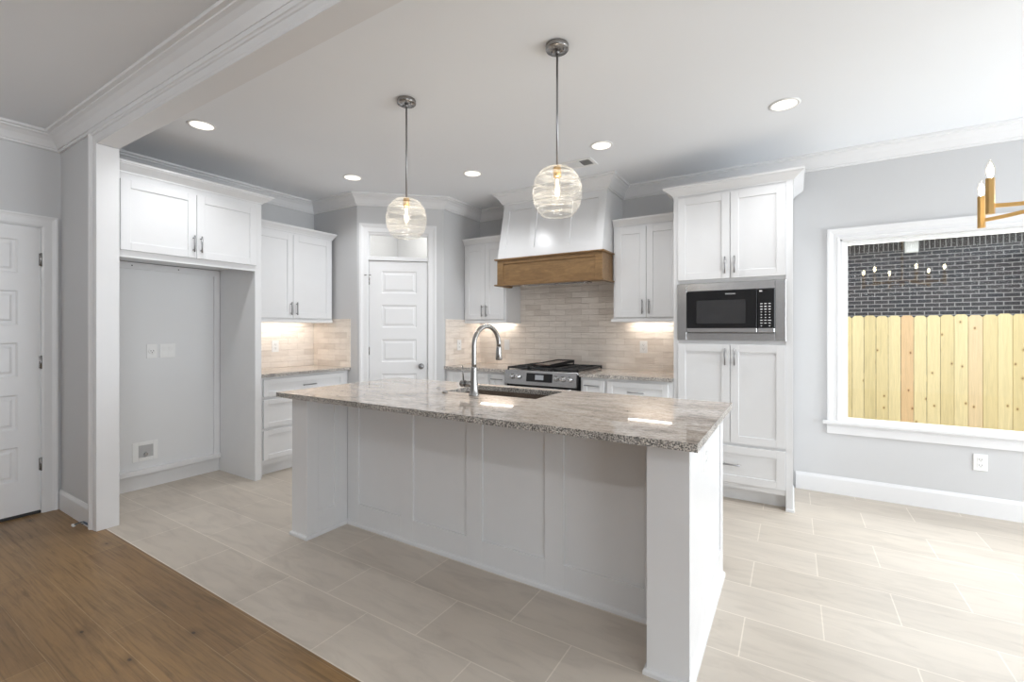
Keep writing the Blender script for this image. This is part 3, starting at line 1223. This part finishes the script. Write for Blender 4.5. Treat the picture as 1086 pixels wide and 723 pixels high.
# griddle plate lying on the middle grate
gr = thing('griddle_plate', 'dark cast iron griddle plate resting on the middle of the range grates', 'griddle', (-2.04, 4.12, .9565))
b = B()
b.prism([(-.265, .030), (.265, .042), (.265, .034), (-.265, .022)], -.095, .095, 'x')
b.build('plate', M['griddle'], gr)
b = B()
for x in (-.095, .088):
    b.prism([(-.265, .034), (.275, .049), (.275, .020), (-.265, .016)], x, x + .007, 'x')
    b.box(x, x + .007, .255, .270, 0, .045).box(x, x + .007, -.262, -.25, 0, .028)
b.box(-.095, .095, .266, .275, .024, .049)
b.build('rim', M['iron'], gr)

# ---------------------------------------------------------------- island
isl = thing('kitchen_island', 'large white panelled kitchen island under the granite slab', 'kitchen island', (-1.53, 2.2, 0))
IX, IY = -1.53, 2.2


def ib(b, x0, x1, y0, y1, z0, z1, bev=0.0):
    return b.box(x0 - IX, x1 - IX, y0 - IY, y1 - IY, z0, z1, bev)


b = B()
SX0, SX1, SY0, SY1 = -1.905, -1.245, 2.275, 2.635
ib(b, -2.59, -.33, 2.072, 2.10, 0, .888)
ib(b, -2.742, -.338, 2.10, 2.22, .0, .888)
ib(b, -2.742, -.338, 2.22, 2.655, .10, .62)
ib(b, -2.742, -1.96, 2.22, 2.675, .10, .888)
ib(b, -1.19, -.338, 2.22, 2.675, .10, .888)
ib(b, -1.96, -1.19, 2.655, 2.675, .62, .888)
ib(b, -2.742, -.338, 2.22, 2.60, 0, .10)
b.build('carcass', M['cab'], isl)
# seating side: framed back panel
b = B()
ib(b, -2.59, -.48, 2.0705, 2.0735, .10, .84)
px = [(-2.48, -2.09), (-1.985, -1.575), (-1.465, -1.075), (-.97, -.57)]
edges = [-2.59] + [v for p in px for v in p] + [-.48]
for i in range(0, len(edges), 2):
    ib(b, edges[i], edges[i + 1], 2.058, 2.074, 0, .888, .0012)
for a, c in px:
    ib(b, a, c, 2.058, 2.074, 0, .150, .0012)
    ib(b, a, c, 2.058, 2.074, .83, .888, .0012)
b.build('back_panel', M['cab'], isl)
# end legs
for x0, x1, side in ((-2.75, -2.592, 1), (-.478, -.32, 1)):
    b = B()
    ib(b, x0 + .009, x1 - .009, 1.757, 2.10, 0, .888)
    ib(b, x0, x0 + .012, 1.757, 2.10, 0, .888)
    ib(b, x0 + .001, x1 - .001, 1.755, 1.765, 0, .888, .001)
    xa, xb = x1 - .012, x1
    if x1 < -1:
        ib(b, xa, xb, 1.757, 1.835, 0, .888, .001)
        ib(b, xa, xb, 1.956, 2.058, 0, .888, .001)
        ib(b, xa, xb, 1.835, 1.956, 0, .152, .001)
        ib(b, xa, xb, 1.835, 1.956, .83, .888, .001)
    else:
        ib(b, xa, xb, 1.757, 2.0595, 0, .888, .001)
    b.build('end_leg', M['cab'], isl)
# right end panel behind the leg
b = B()
ib(b, -.338, -.328, 2.06, 2.67, .0, .888)
ib(b, -.330, -.32, 2.595, 2.675, 0, .888, .001)
ib(b, -.330, -.32, 2.06, 2.595, 0, .170, .001)
ib(b, -.330, -.32, 2.06, 2.595, .825, .888, .001)
b.build('end_panel', M['cab'], isl)
b = B()
ib(b, -2.75, -2.742, 2.06, 2.675, .0, .888)
b.build('end_panel', M['cab'], isl)
# shoe moulding
b = B()
SH = [(0, 0), (.012, 0), (.012, .014), (.008, .021), (0, .024)]
P2 = lambda pts: [(x - IX, y - IY) for x, y in pts]
b.sweep(P2([(-2.75, 2.60), (-2.75, 1.755), (-2.592, 1.755), (-2.592, 2.058), (-.478, 2.058), (-.478, 1.755), (-.32, 1.755), (-.32, 2.675)]), SH, base=0, flip=1)
b.build('shoe_moulding', M['cab'], isl)
# working-side doors
xs0 = -2.73
for i in range(5):
    d = shaker(B(), .01, .464, .13, .87, -.020).build('door', M['cab'], isl)
    d.rotation_euler = (0, 0, R(180))
    d.location = (xs0 + (i + 1) * .4764 - IX, 2.675 - IY, 0)
    pull(d, .43 if i % 2 else .045, .80, -.020, True)

# island slab with sink cut-out
slab('island_countertop', 'large polished beige granite slab topping the island', [
    (-2.782, SX0, 1.668, 2.722), (SX1, -.279, 1.668, 2.722), (SX0, SX1, 1.668, SY0), (SX0, SX1, SY1, 2.722)], 'countertop')

# undermount sink
sk = thing('sink', 'undermount steel sink sunk into the island granite', 'sink', ((SX0 + SX1) / 2, (SY0 + SY1) / 2, .64))
w, dp_, hh = (SX1 - SX0) / 2 + .006, (SY1 - SY0) / 2 + .006, .252
b = B()
t_ = .004
b.box(-w, w, -dp_, dp_, 0, t_)
b.box(-w, -w + t_, -dp_, dp_, t_, hh).box(w - t_, w, -dp_, dp_, t_, hh)
b.box(-w + t_, w - t_, -dp_, -dp_ + t_, t_, hh).box(-w + t_, w - t_, dp_ - t_, dp_, t_, hh)
b.build('basin', M['sinksteel'], sk)
b = B()
b.lathe([(.045, t_), (.045, t_ + .003), (.03, t_ + .003), (.02, t_ + .001)], (0, .06, 0), 24)
b.build('drain', M['steel'], sk)

# faucet
fa = thing('faucet', 'brushed nickel gooseneck faucet standing behind the island sink', 'faucet', (-1.628, 2.205, .923))
b = B()
b.lathe([(.031, 0), (.031, .004), (.027, .012), (.0235, .05), (.020, .11), (.0185, .16), (.0185, .172), (.0165, .174)], (0, 0, 0), 28)
b.build('body', M['nickel'], fa)
dirv = Vector((.10, 1.0, 0)).normalized()
pts = []
Rb = .118
for i in range(8):
    pts.append((0, 0, .172 + (.298 - .172) * i / 8))
for i in range(25):
    a = math.pi * i / 24 * 1.02
    c = dirv * (Rb - Rb * math.cos(a))
    pts.append((c.x, c.y, .298 + Rb * math.sin(a)))
b = B()
b.tube(pts, .0145, 18)
sp_ = b.build('spout', M['nickel'], fa)
pe = Vector(pts[-1])
dn = (Vector(pts[-1]) - Vector(pts[-2])).normalized()
b = B()
q = [pe + dn * s for s in (0, .006, .03, .085, .090)]
b.tube(q, [.0150, .0165, .0175, .0215, .0195], 20)
b.build('spray_head', M['nickel'], sp_)
b = B()
b.tube([pe + dn * .016 + dirv * .0165, pe + dn * .05 + dirv * .019], [.004, .006], 8)
b.build('spray_button', M['glossblack'], sp_)
b = B()
b.cyl((-.012, 0, .068), (-.062, 0, .068), .0195, seg=22)
b.cyl((-.062, 0, .068), (-.066, 0, .068), .017, seg=22)
b.cyl((-.066, 0, .068), (-.094, 0, .068), .0205, seg=22)
hd = b.build('valve', M['nickel'], fa)
b = B()
b.cyl((-.080, 0, .085), (-.083, -.006, .178), .0042, .0036, seg=10)
b.build('lever', M['nickel'], hd)
b = B()
b.lathe([(.019, 0), (.019, .004), (.015, .008), (.013, .009), (.012, .007)], (0, 0, 0), 24)
tag(b.build('air_switch', M['nickel'], loc=(-1.862, 2.215, .923)), 'small round nickel button on the island slab left of the faucet', 'button')

# ---------------------------------------------------------------- light fittings


def pendant(loc, label):
    r = thing('pendant_light', label, 'pendant light', loc, 0, 'pendants over the island')
    x = 0
    b = B()
    top = HC - loc[2]
    b.lathe([(.056, top), (.058, top - .004), (.058, top - .022), (.055, top - .026), (.010, top - .027)], (0, 0, 0), 36)
    cn = b.build('canopy', M['nickel'], r)
    for sx in (-.034, .034):
        b = B()
        b.lathe([(.005, top - .026), (.005, top - .033), (.003, top - .035)], (sx, .006, 0), 12)
        b.build('screw', M['darknickel'], cn)
    b = B()
    b.cyl((0, 0, .247), (0, 0, top - .026), .0055, seg=12)
    b.lathe([(.012, top - .045), (.012, top - .027), (.004, top - .0265)], (0, 0, 0), 16)
    b.build('rod', M['darknickel'], r)
    # glass globe: single ribbed shell, open at the bottom
    prof = []
    n = 90
    a0, a1 = R(84), R(-57.5)
    rz, rr, cz = .128, .1225, .118
    for i in range(n + 1):
        a = a0 + (a1 - a0) * i / n
        rib = .0032 * math.sin(i * 2 * math.pi / 5.3 + 1.3 * math.sin(i * .37)) * (1 if 6 < i < 84 else 0)
        ca = math.copysign(abs(math.cos(a)) ** .74, math.cos(a))
        prof.append(((rr + rib) * ca, cz + (rz + rib) * math.sin(a)))
    b = B()
    b.lathe(prof, (0, 0, 0), 48, caps=False)
    b.build('glass_globe', M['globe'], r)
    b = B()
    b.lathe([(prof[-1][0] - .003, prof[-1][1] + .003), (prof[-1][0] + .003, prof[-1][1] + .001), (prof[-1][0] + .002, prof[-1][1] - .004), (prof[-1][0] - .003, prof[-1][1] - .004), (prof[-1][0] - .003, prof[-1][1] + .003)], (0, 0, 0), 48, caps=False)
    b.build('glass_rim', M['globe'], r)
    b = B()
    b.lathe([(.010, .252), (.016, .248), (.020, .243), (.020, .200), (.017, .196), (.012, .196)], (0, 0, 0), 24)
    b.build('socket', M['brass'], r)
    b = B()
    b.lathe([(.010, .197), (.016, .185), (.017, .10), (.012, .088), (.003, .084)], (0, 0, 0), 20)
    bl = b.build('bulb', M['bulbglass'], r)
    b = B()
    b.lathe([(.004, .185), (.0075, .178), (.0075, .108), (.003, .10)], (0, 0, 0), 14)
    b.build('filament', M['filament'], bl)
    return r


def point(name, loc, power, color, rad=.03):
    d = bpy.data.lights.new(name, 'POINT')
    d.energy = power
    d.color = color
    d.shadow_soft_size = rad
    o = bpy.data.objects.new(name, d)
    COL.objects.link(o)
    o.location = loc


for px_, lab in ((-2.038, 'ribbed glass globe pendant over the island, hanging before the pantry door'),
                 (-1.004, 'ribbed glass globe pendant over the island, hanging before the hood')):
    pendant((px_, 2.058, 1.883), lab)
    point('pendant_bulb_glow', (px_, 2.058, 2.02), 3.0, (1, .90, .76))

cans = [((-3.496, 1.562), 'round recessed ceiling light nearest the white post'),
        ((-3.496, 2.835), 'round recessed ceiling light before the pantry corner, left of the left pendant rod'),
        ((-2.478, 3.334), 'round recessed ceiling light between the pantry door and the hood'),
        ((-1.256, 3.351), 'round recessed ceiling light right of the right pendant, near the ceiling vent'),
        ((-.045, 3.349), 'round recessed ceiling light in front of the tall microwave cabinet')]
for (x, y), lab in cans:
    r = thing('recessed_light', lab, 'ceiling light', (x, y, HC), 0, 'recessed ceiling lights')
    b = B()
    b.lathe([(.082, -.0005), (.088, -.001), (.088, -.003), (.080, -.006), (.072, -.006), (.070, -.0005)], (0, 0, 0), 36, caps=False)
    b.build('trim_ring', M['plate'], r)
    b = B()
    b.lathe([(.071, -.0012), (.071, -.0042), (.02, -.0045)], (0, 0, 0), 36)
    b.build('lens', M['can'], r)
    d = bpy.data.lights.new('downlight', 'SPOT')
    d.energy = 44
    d.color = (.96, .98, 1.0)
    d.spot_size = R(140)
    d.spot_blend = .8
    d.shadow_soft_size = .06
    o = bpy.data.objects.new('downlight', d)
    COL.objects.link(o)
    o.location = (x, y, HC - .02)

point('pantry_fill_light', (-4.0, 4.0, 2.45), 14, (1, .97, .93), .06)  # unseen lamp added to brighten the pantry behind the transom

for x, y, lab in ((-3.3, -.6, 'added unseen recessed ceiling light in the living room near the far left door'), (-1.2, -.6, 'added unseen recessed ceiling light in the living room, middle of the row'), (.3, -.6, 'added unseen recessed ceiling light in the living room towards the right wall')):
    r = thing('recessed_light', lab, 'ceiling light', (x, y, HC), 0, 'added living room lights')  # unseen fittings added to light the living room and pick out its crown
    b = B()
    b.lathe([(.082, -.0005), (.088, -.001), (.088, -.003), (.080, -.006), (.072, -.006), (.070, -.0005)], (0, 0, 0), 36, caps=False)
    b.build('trim_ring', M['plate'], r)
    b = B()
    b.lathe([(.071, -.0012), (.071, -.0042), (.02, -.0045)], (0, 0, 0), 36)
    b.build('lens', M['can'], r)
    point('living_fill_light', (x, y, HC - .12), 16, (.96, .98, 1.0), .06)

# under-cabinet light strips
for nm, c, L, rz in (('warm light strip under the upper cabinet left of the hood', (-2.945, 4.430, 1.3845), .43, 0),
                     ('warm light strip under the upper cabinet beside the tall cabinet', (-1.170, 4.405, 1.3845), .41, 0),
                     ('warm light strip under the upper cabinet by the refrigerator alcove', (-4.50, 2.72, 1.3845), .70, R(90))):
    r = thing('light_strip', nm, 'light', c, rz)
    b = B()
    b.box(-L / 2 - .01, L / 2 + .01, -.02, .02, .0185, .0258, .001)
    b.build('housing', M['plate'], r)
    b = B()
    b.box(-L / 2, L / 2, -.017, .017, .0145, .0187)
    b.build('diffuser', M['led'], r)

# ceiling vent
vt = thing('ceiling_vent', 'white rectangular air vent in the ceiling beside the hood', 'vent', (-1.595, 3.615, HC))
b = B()
vx, vy = .178, .092
for x0, x1, y0_, y1_ in ((-vx, -vx + .03, -vy, vy), (vx - .03, vx, -vy, vy), (-vx + .03, vx - .03, -vy, -vy + .03), (-vx + .03, vx - .03, vy - .03, vy)):
    b.box(x0, x1, y0_, y1_, -.007, -.0005, .002)
b.build('frame', M['plate'], vt)
b = B()
b.box(-vx + .03, vx - .03, -vy + .03, vy - .03, -.0015, -.0006)
b.build('duct_opening', M['gap'], vt)
b = B()
k = -vx + .036
while k < vx - .036:
    tilt = -.006 if k < .06 else .007
    b.prism([(k, -.002), (k + .0015, -.002), (k + .0015 + tilt + .003, -.0085), (k + tilt + .003, -.0085)], -vy + .03, vy - .03, 'y')
    k += .0105
b.build('louvres', M['plate'], vt)

# chandelier over the dining corner
CX, CY = 1.005, 2.73
ch = thing('chandelier', 'brushed brass candle chandelier hanging before the picture window at the right edge', 'chandelier', (CX, CY, 1.79))
b = B()
b.lathe([(.018, .0), (.022, .012), (.022, .06), (.014, .075), (.010, .09), (.010, .30), (.005, .31)], (0, 0, 0), 20)
b.build('column', M['brass'], ch)
b = B()
b.cyl((0, 0, .30), (0, 0, .93), .006, seg=12)
b.build('rod', M['brass'], ch)
b = B()
b.lathe([(.065, .949), (.065, .935), (.050, .925), (.008, .922)], (0, 0, 0), 28)
b.build('canopy', M['brass'], ch)
for k in range(6):
    a = R(140 + 60 * k)
    ux, uy = math.cos(a), math.sin(a)
    b = B()
    RA = .338
    P = []
    for i in range(13):
        s = i / 12
        rr_ = .018 + (RA - .012 - .018) * s
        P.append((ux * rr_, uy * rr_, .034 + .036 * (1 - s) ** 2))
    bm = b.bm
    rings = []
    for p in P:
        rings.append([bm.verts.new((p[0] - uy * wx, p[1] + ux * wx, p[2] + wz)) for wx, wz in ((-.004, -.008), (.004, -.008), (.004, .008), (-.004, .008))])
    for r0, r1 in zip(rings, rings[1:]):
        for i in range(4):
            bm.faces.new((r0[i], r0[(i + 1) % 4], r1[(i + 1) % 4], r1[i]))
    bm.faces.new(rings[0]); bm.faces.new(rings[-1])
    arm = b.build('arm', M['brass'], ch)
    b = B()
    b.lathe([(.0145, 0), (.0145, .146), (.012, .147), (.012, .142), (.004, .141)], (ux * RA, uy * RA, 0), 6, smooth=False)
    cup = b.build('candle_tube', M['brass'], arm)
    b = B()
    b.lathe([(.007, .142), (.010, .150), (.0165, .172), (.0155, .188), (.009, .208), (.002, .222)], (ux * RA, uy * RA, 0), 18)
    b.build('bulb', M['bulbglass'], arm)
    b = B()
    b.lathe([(.005, .150), (.010, .165), (.0105, .182), (.005, .200), (.001, .206)], (ux * RA, uy * RA, 0), 14)
    b.build('filament', M['candle'], arm)

# ---------------------------------------------------------------- outlets, switches, water box, cable


def plate(name, label, loc, rotz, kind='outlet', w=.074, h_=.118, cat='outlet'):
    r = thing(name, label, cat, loc, rotz)
    b = B()
    b.box(-w / 2, w / 2, -.006, 0, -h_ / 2, h_ / 2, .0025)
    b.build('cover_plate', M['plate'], r)
    gangs = 1 if w < .1 else 2
    for g in range(gangs):
        gx = 0 if gangs == 1 else (-.023 + .046 * g)
        if kind == 'outlet':
            for s_ in (-1, 1):
                b = B()
                b.box(gx - .016, gx + .016, -.0085, -.005, s_ * .020 - .014, s_ * .020 + .014, .002)
                b.mi = 1
                b.box(gx - .0075, gx - .0050, -.0088, -.0080, s_ * .020 - .003, s_ * .020 + .007)
                b.box(gx + .0050, gx + .0075, -.0088, -.0080, s_ * .020 - .003, s_ * .020 + .007)
                b.cyl((gx, -.0088, s_ * .020 - .008), (gx, -.0080, s_ * .020 - .008), .0025, seg=8)
                b.build('receptacle', [M['plate'], M['slot']], r)
        elif kind == 'round':
            b = B()
            b.lathe([(.026, -.005), (.026, -.008), (.022, -.0095), (.004, -.0095)], (0, 0, 0), 24, 'y')
            b.mi = 1
            for sx, sz in ((-.009, .004), (.009, .004), (0, -.010)):
                b.box(sx - .002, sx + .002, -.0099, -.0090, sz - .005, sz + .005)
            b.build('receptacle', [M['plate'], M['slot']], r)
        else:
            b = B()
            b.prism([(-.005, -.033), (-.0085, -.033), (-.0065, 0), (-.0105, .033), (-.005, .033)], gx - .016, gx + .016, 'x')
            b.build('rocker', M['plate'], r)
    return r


plate('outlet', 'white outlet low on the grey wall under the picture window', (1.130, YB, .378), 0)
plate('outlet', 'white outlet high on the right end panel of the island', (-.328, 2.128, .765), R(90))
plate('outlet', 'white outlet on the travertine right of the range', (-1.246, YB - .010, 1.150), 0)
plate('light_switch', 'white switch plate on the travertine left of the range, right of the faucet arch', (-2.832, YB - .010, 1.146), 0, 'switch', cat='switch')
plate('outlet', 'white outlet on the travertine side return left of the faucet', (-3.214, 4.070, 1.147), R(90))
plate('outlet', 'white outlet on the warm lit travertine beside the refrigerator alcove', (XL + .010, 2.748, 1.146), R(90))
plate('outlet', 'white round faced outlet on the alcove back wall', (XL + .012, 1.672, 1.138), R(90), 'round')
plate('light_switch', 'white double plate right of the round outlet on the alcove back wall', (XL + .012, 1.784, 1.138), R(90), 'switch', .116, cat='switch')
wbx = thing('water_supply_box', 'white recessed water supply box low on the alcove back wall', 'supply box', (XL + .012, 1.625, .308), R(90))
b = B()
wx, wz = .098, .115
for x0, x1, z0, z1 in ((-.088, -.046, -.079, .079), (.056, .088, -.079, .079), (-.046, .056, -.079, -.05), (-.046, .056, .05, .079)):
    b.box(x0, x1, -.006, 0, z0, z1, .002)
b.build('face_frame', M['plate'], wbx)
b = B()
b.box(-.046, .056, -.001, .0, -.05, .05)
b.build('recess_back', plain('shaded_plastic', (.50, .50, .50), .5), wbx)
b = B()
b.cyl((0, -.001, -.022), (0, -.018, -.022), .009, seg=14).cyl((0, -.014, -.046), (0, -.014, -.004), .006, seg=12)
b.lathe([(.013, -.030), (.013, -.024), (.007, -.022)], (0, 0, -.022), 12, 'y')
b.build('valve', M['steel'], wbx)

cb_ = thing('cable_stub', 'dark cable stub with white plug lying by the foot of the post', 'cable', (-4.0, 1.095, 0))
b = B()
b.tube([(.025, -.006, .035), (-.02, -.012, .040), (-.06, -.025, .028), (-.095, -.036, .012)], .0045, 10)
b.tube([(.025, -.004, .028), (-.015, -.008, .030), (-.04, -.014, .022)], .004, 8)
b.build('wire', M['wire'], cb_)
b = B()
b.box(-.122, -.092, -.048, -.032, .0, .014, .002)
b.build('plug', M['plate'], cb_)

# ---------------------------------------------------------------- outside the window
struct(B().box(-14, 22, YB + .14, 26, -.42, -.32).build('ground', M['earth']), 'bare ground outside', 'ground')
fc = thing('fence', 'new pale pine picket fence outside the picture window', 'fence', (1.5, 8.5, -.32))
random.seed(11)
for i in range(-9, 24):
    x = .759 + .1405 * i - 1.5
    w_ = .1360 - random.random() * .003
    zt = 1.845 + random.uniform(-.008, .008)
    mi = random.choice([0, 0, 1, 1, 2, 3]) if i != 4 else 4
    b = B()
    c_ = .028
    b.prism([(x, 0.02), (x + w_, 0.02), (x + w_, zt - c_), (x + w_ - c_, zt), (x + c_, zt), (x, zt - c_)], -.009, .009, 'y')
    b.build('picket', picket_mat(i + 20, [(.70, .56, .29), (.76, .62, .34), (.66, .53, .27), (.74, .56, .33), (.70, .47, .25)][mi]), fc)
for z in (.30, .95, 1.60):
    b = B()
    b.box(-1.9, 2.5, .009, .049, z - .04, z + .04)
    b.build('rail', M['railwood'], fc)
for x in (-1.9, .3, 2.42):
    b = B()
    b.box(x, x + .085, .049, .135, 0, 1.75)
    b.build('post', M['railwood'], fc)

hs = thing('brick_house', 'dark brick neighbouring house behind the pine fence', 'house', (0, 11.5, -.32))
b = B()
b.box(-3.5, 7.5, 0, .25, 0, 3.45)
wl = b.build('brick_wall', M['brick'], hs)
wl.parent = None
wl.location = (0, 11.5, 0)
wl.data.transform(Matrix.Translation((0, 0, -.32)))
wl.parent = hs
wl.location = (0, 0, .32)
b = B()
b.box(-3.7, 7.7, -.40, .30, 3.40, 3.44)
b.box(-3.7, 7.7, -.43, -.40, 3.36, 3.56)
b.build('eave', M['fascia'], hs)
b = B()
b.prism([(-.45, 3.55), (6, 6.8), (6, 6.7), (-.40, 3.44)], -3.8, 7.8, 'x')
b.build('roof', M['roof'], hs)
b = B()
b.box(1.835, 2.035, -.07, 0, 2.80 + .32, 3.03 + .32, .006)
b.box(1.855, 2.015, -.085, -.07, 2.81 + .32, 2.99 + .32, .004)
b.build('vent_hood', M['plate'], hs)
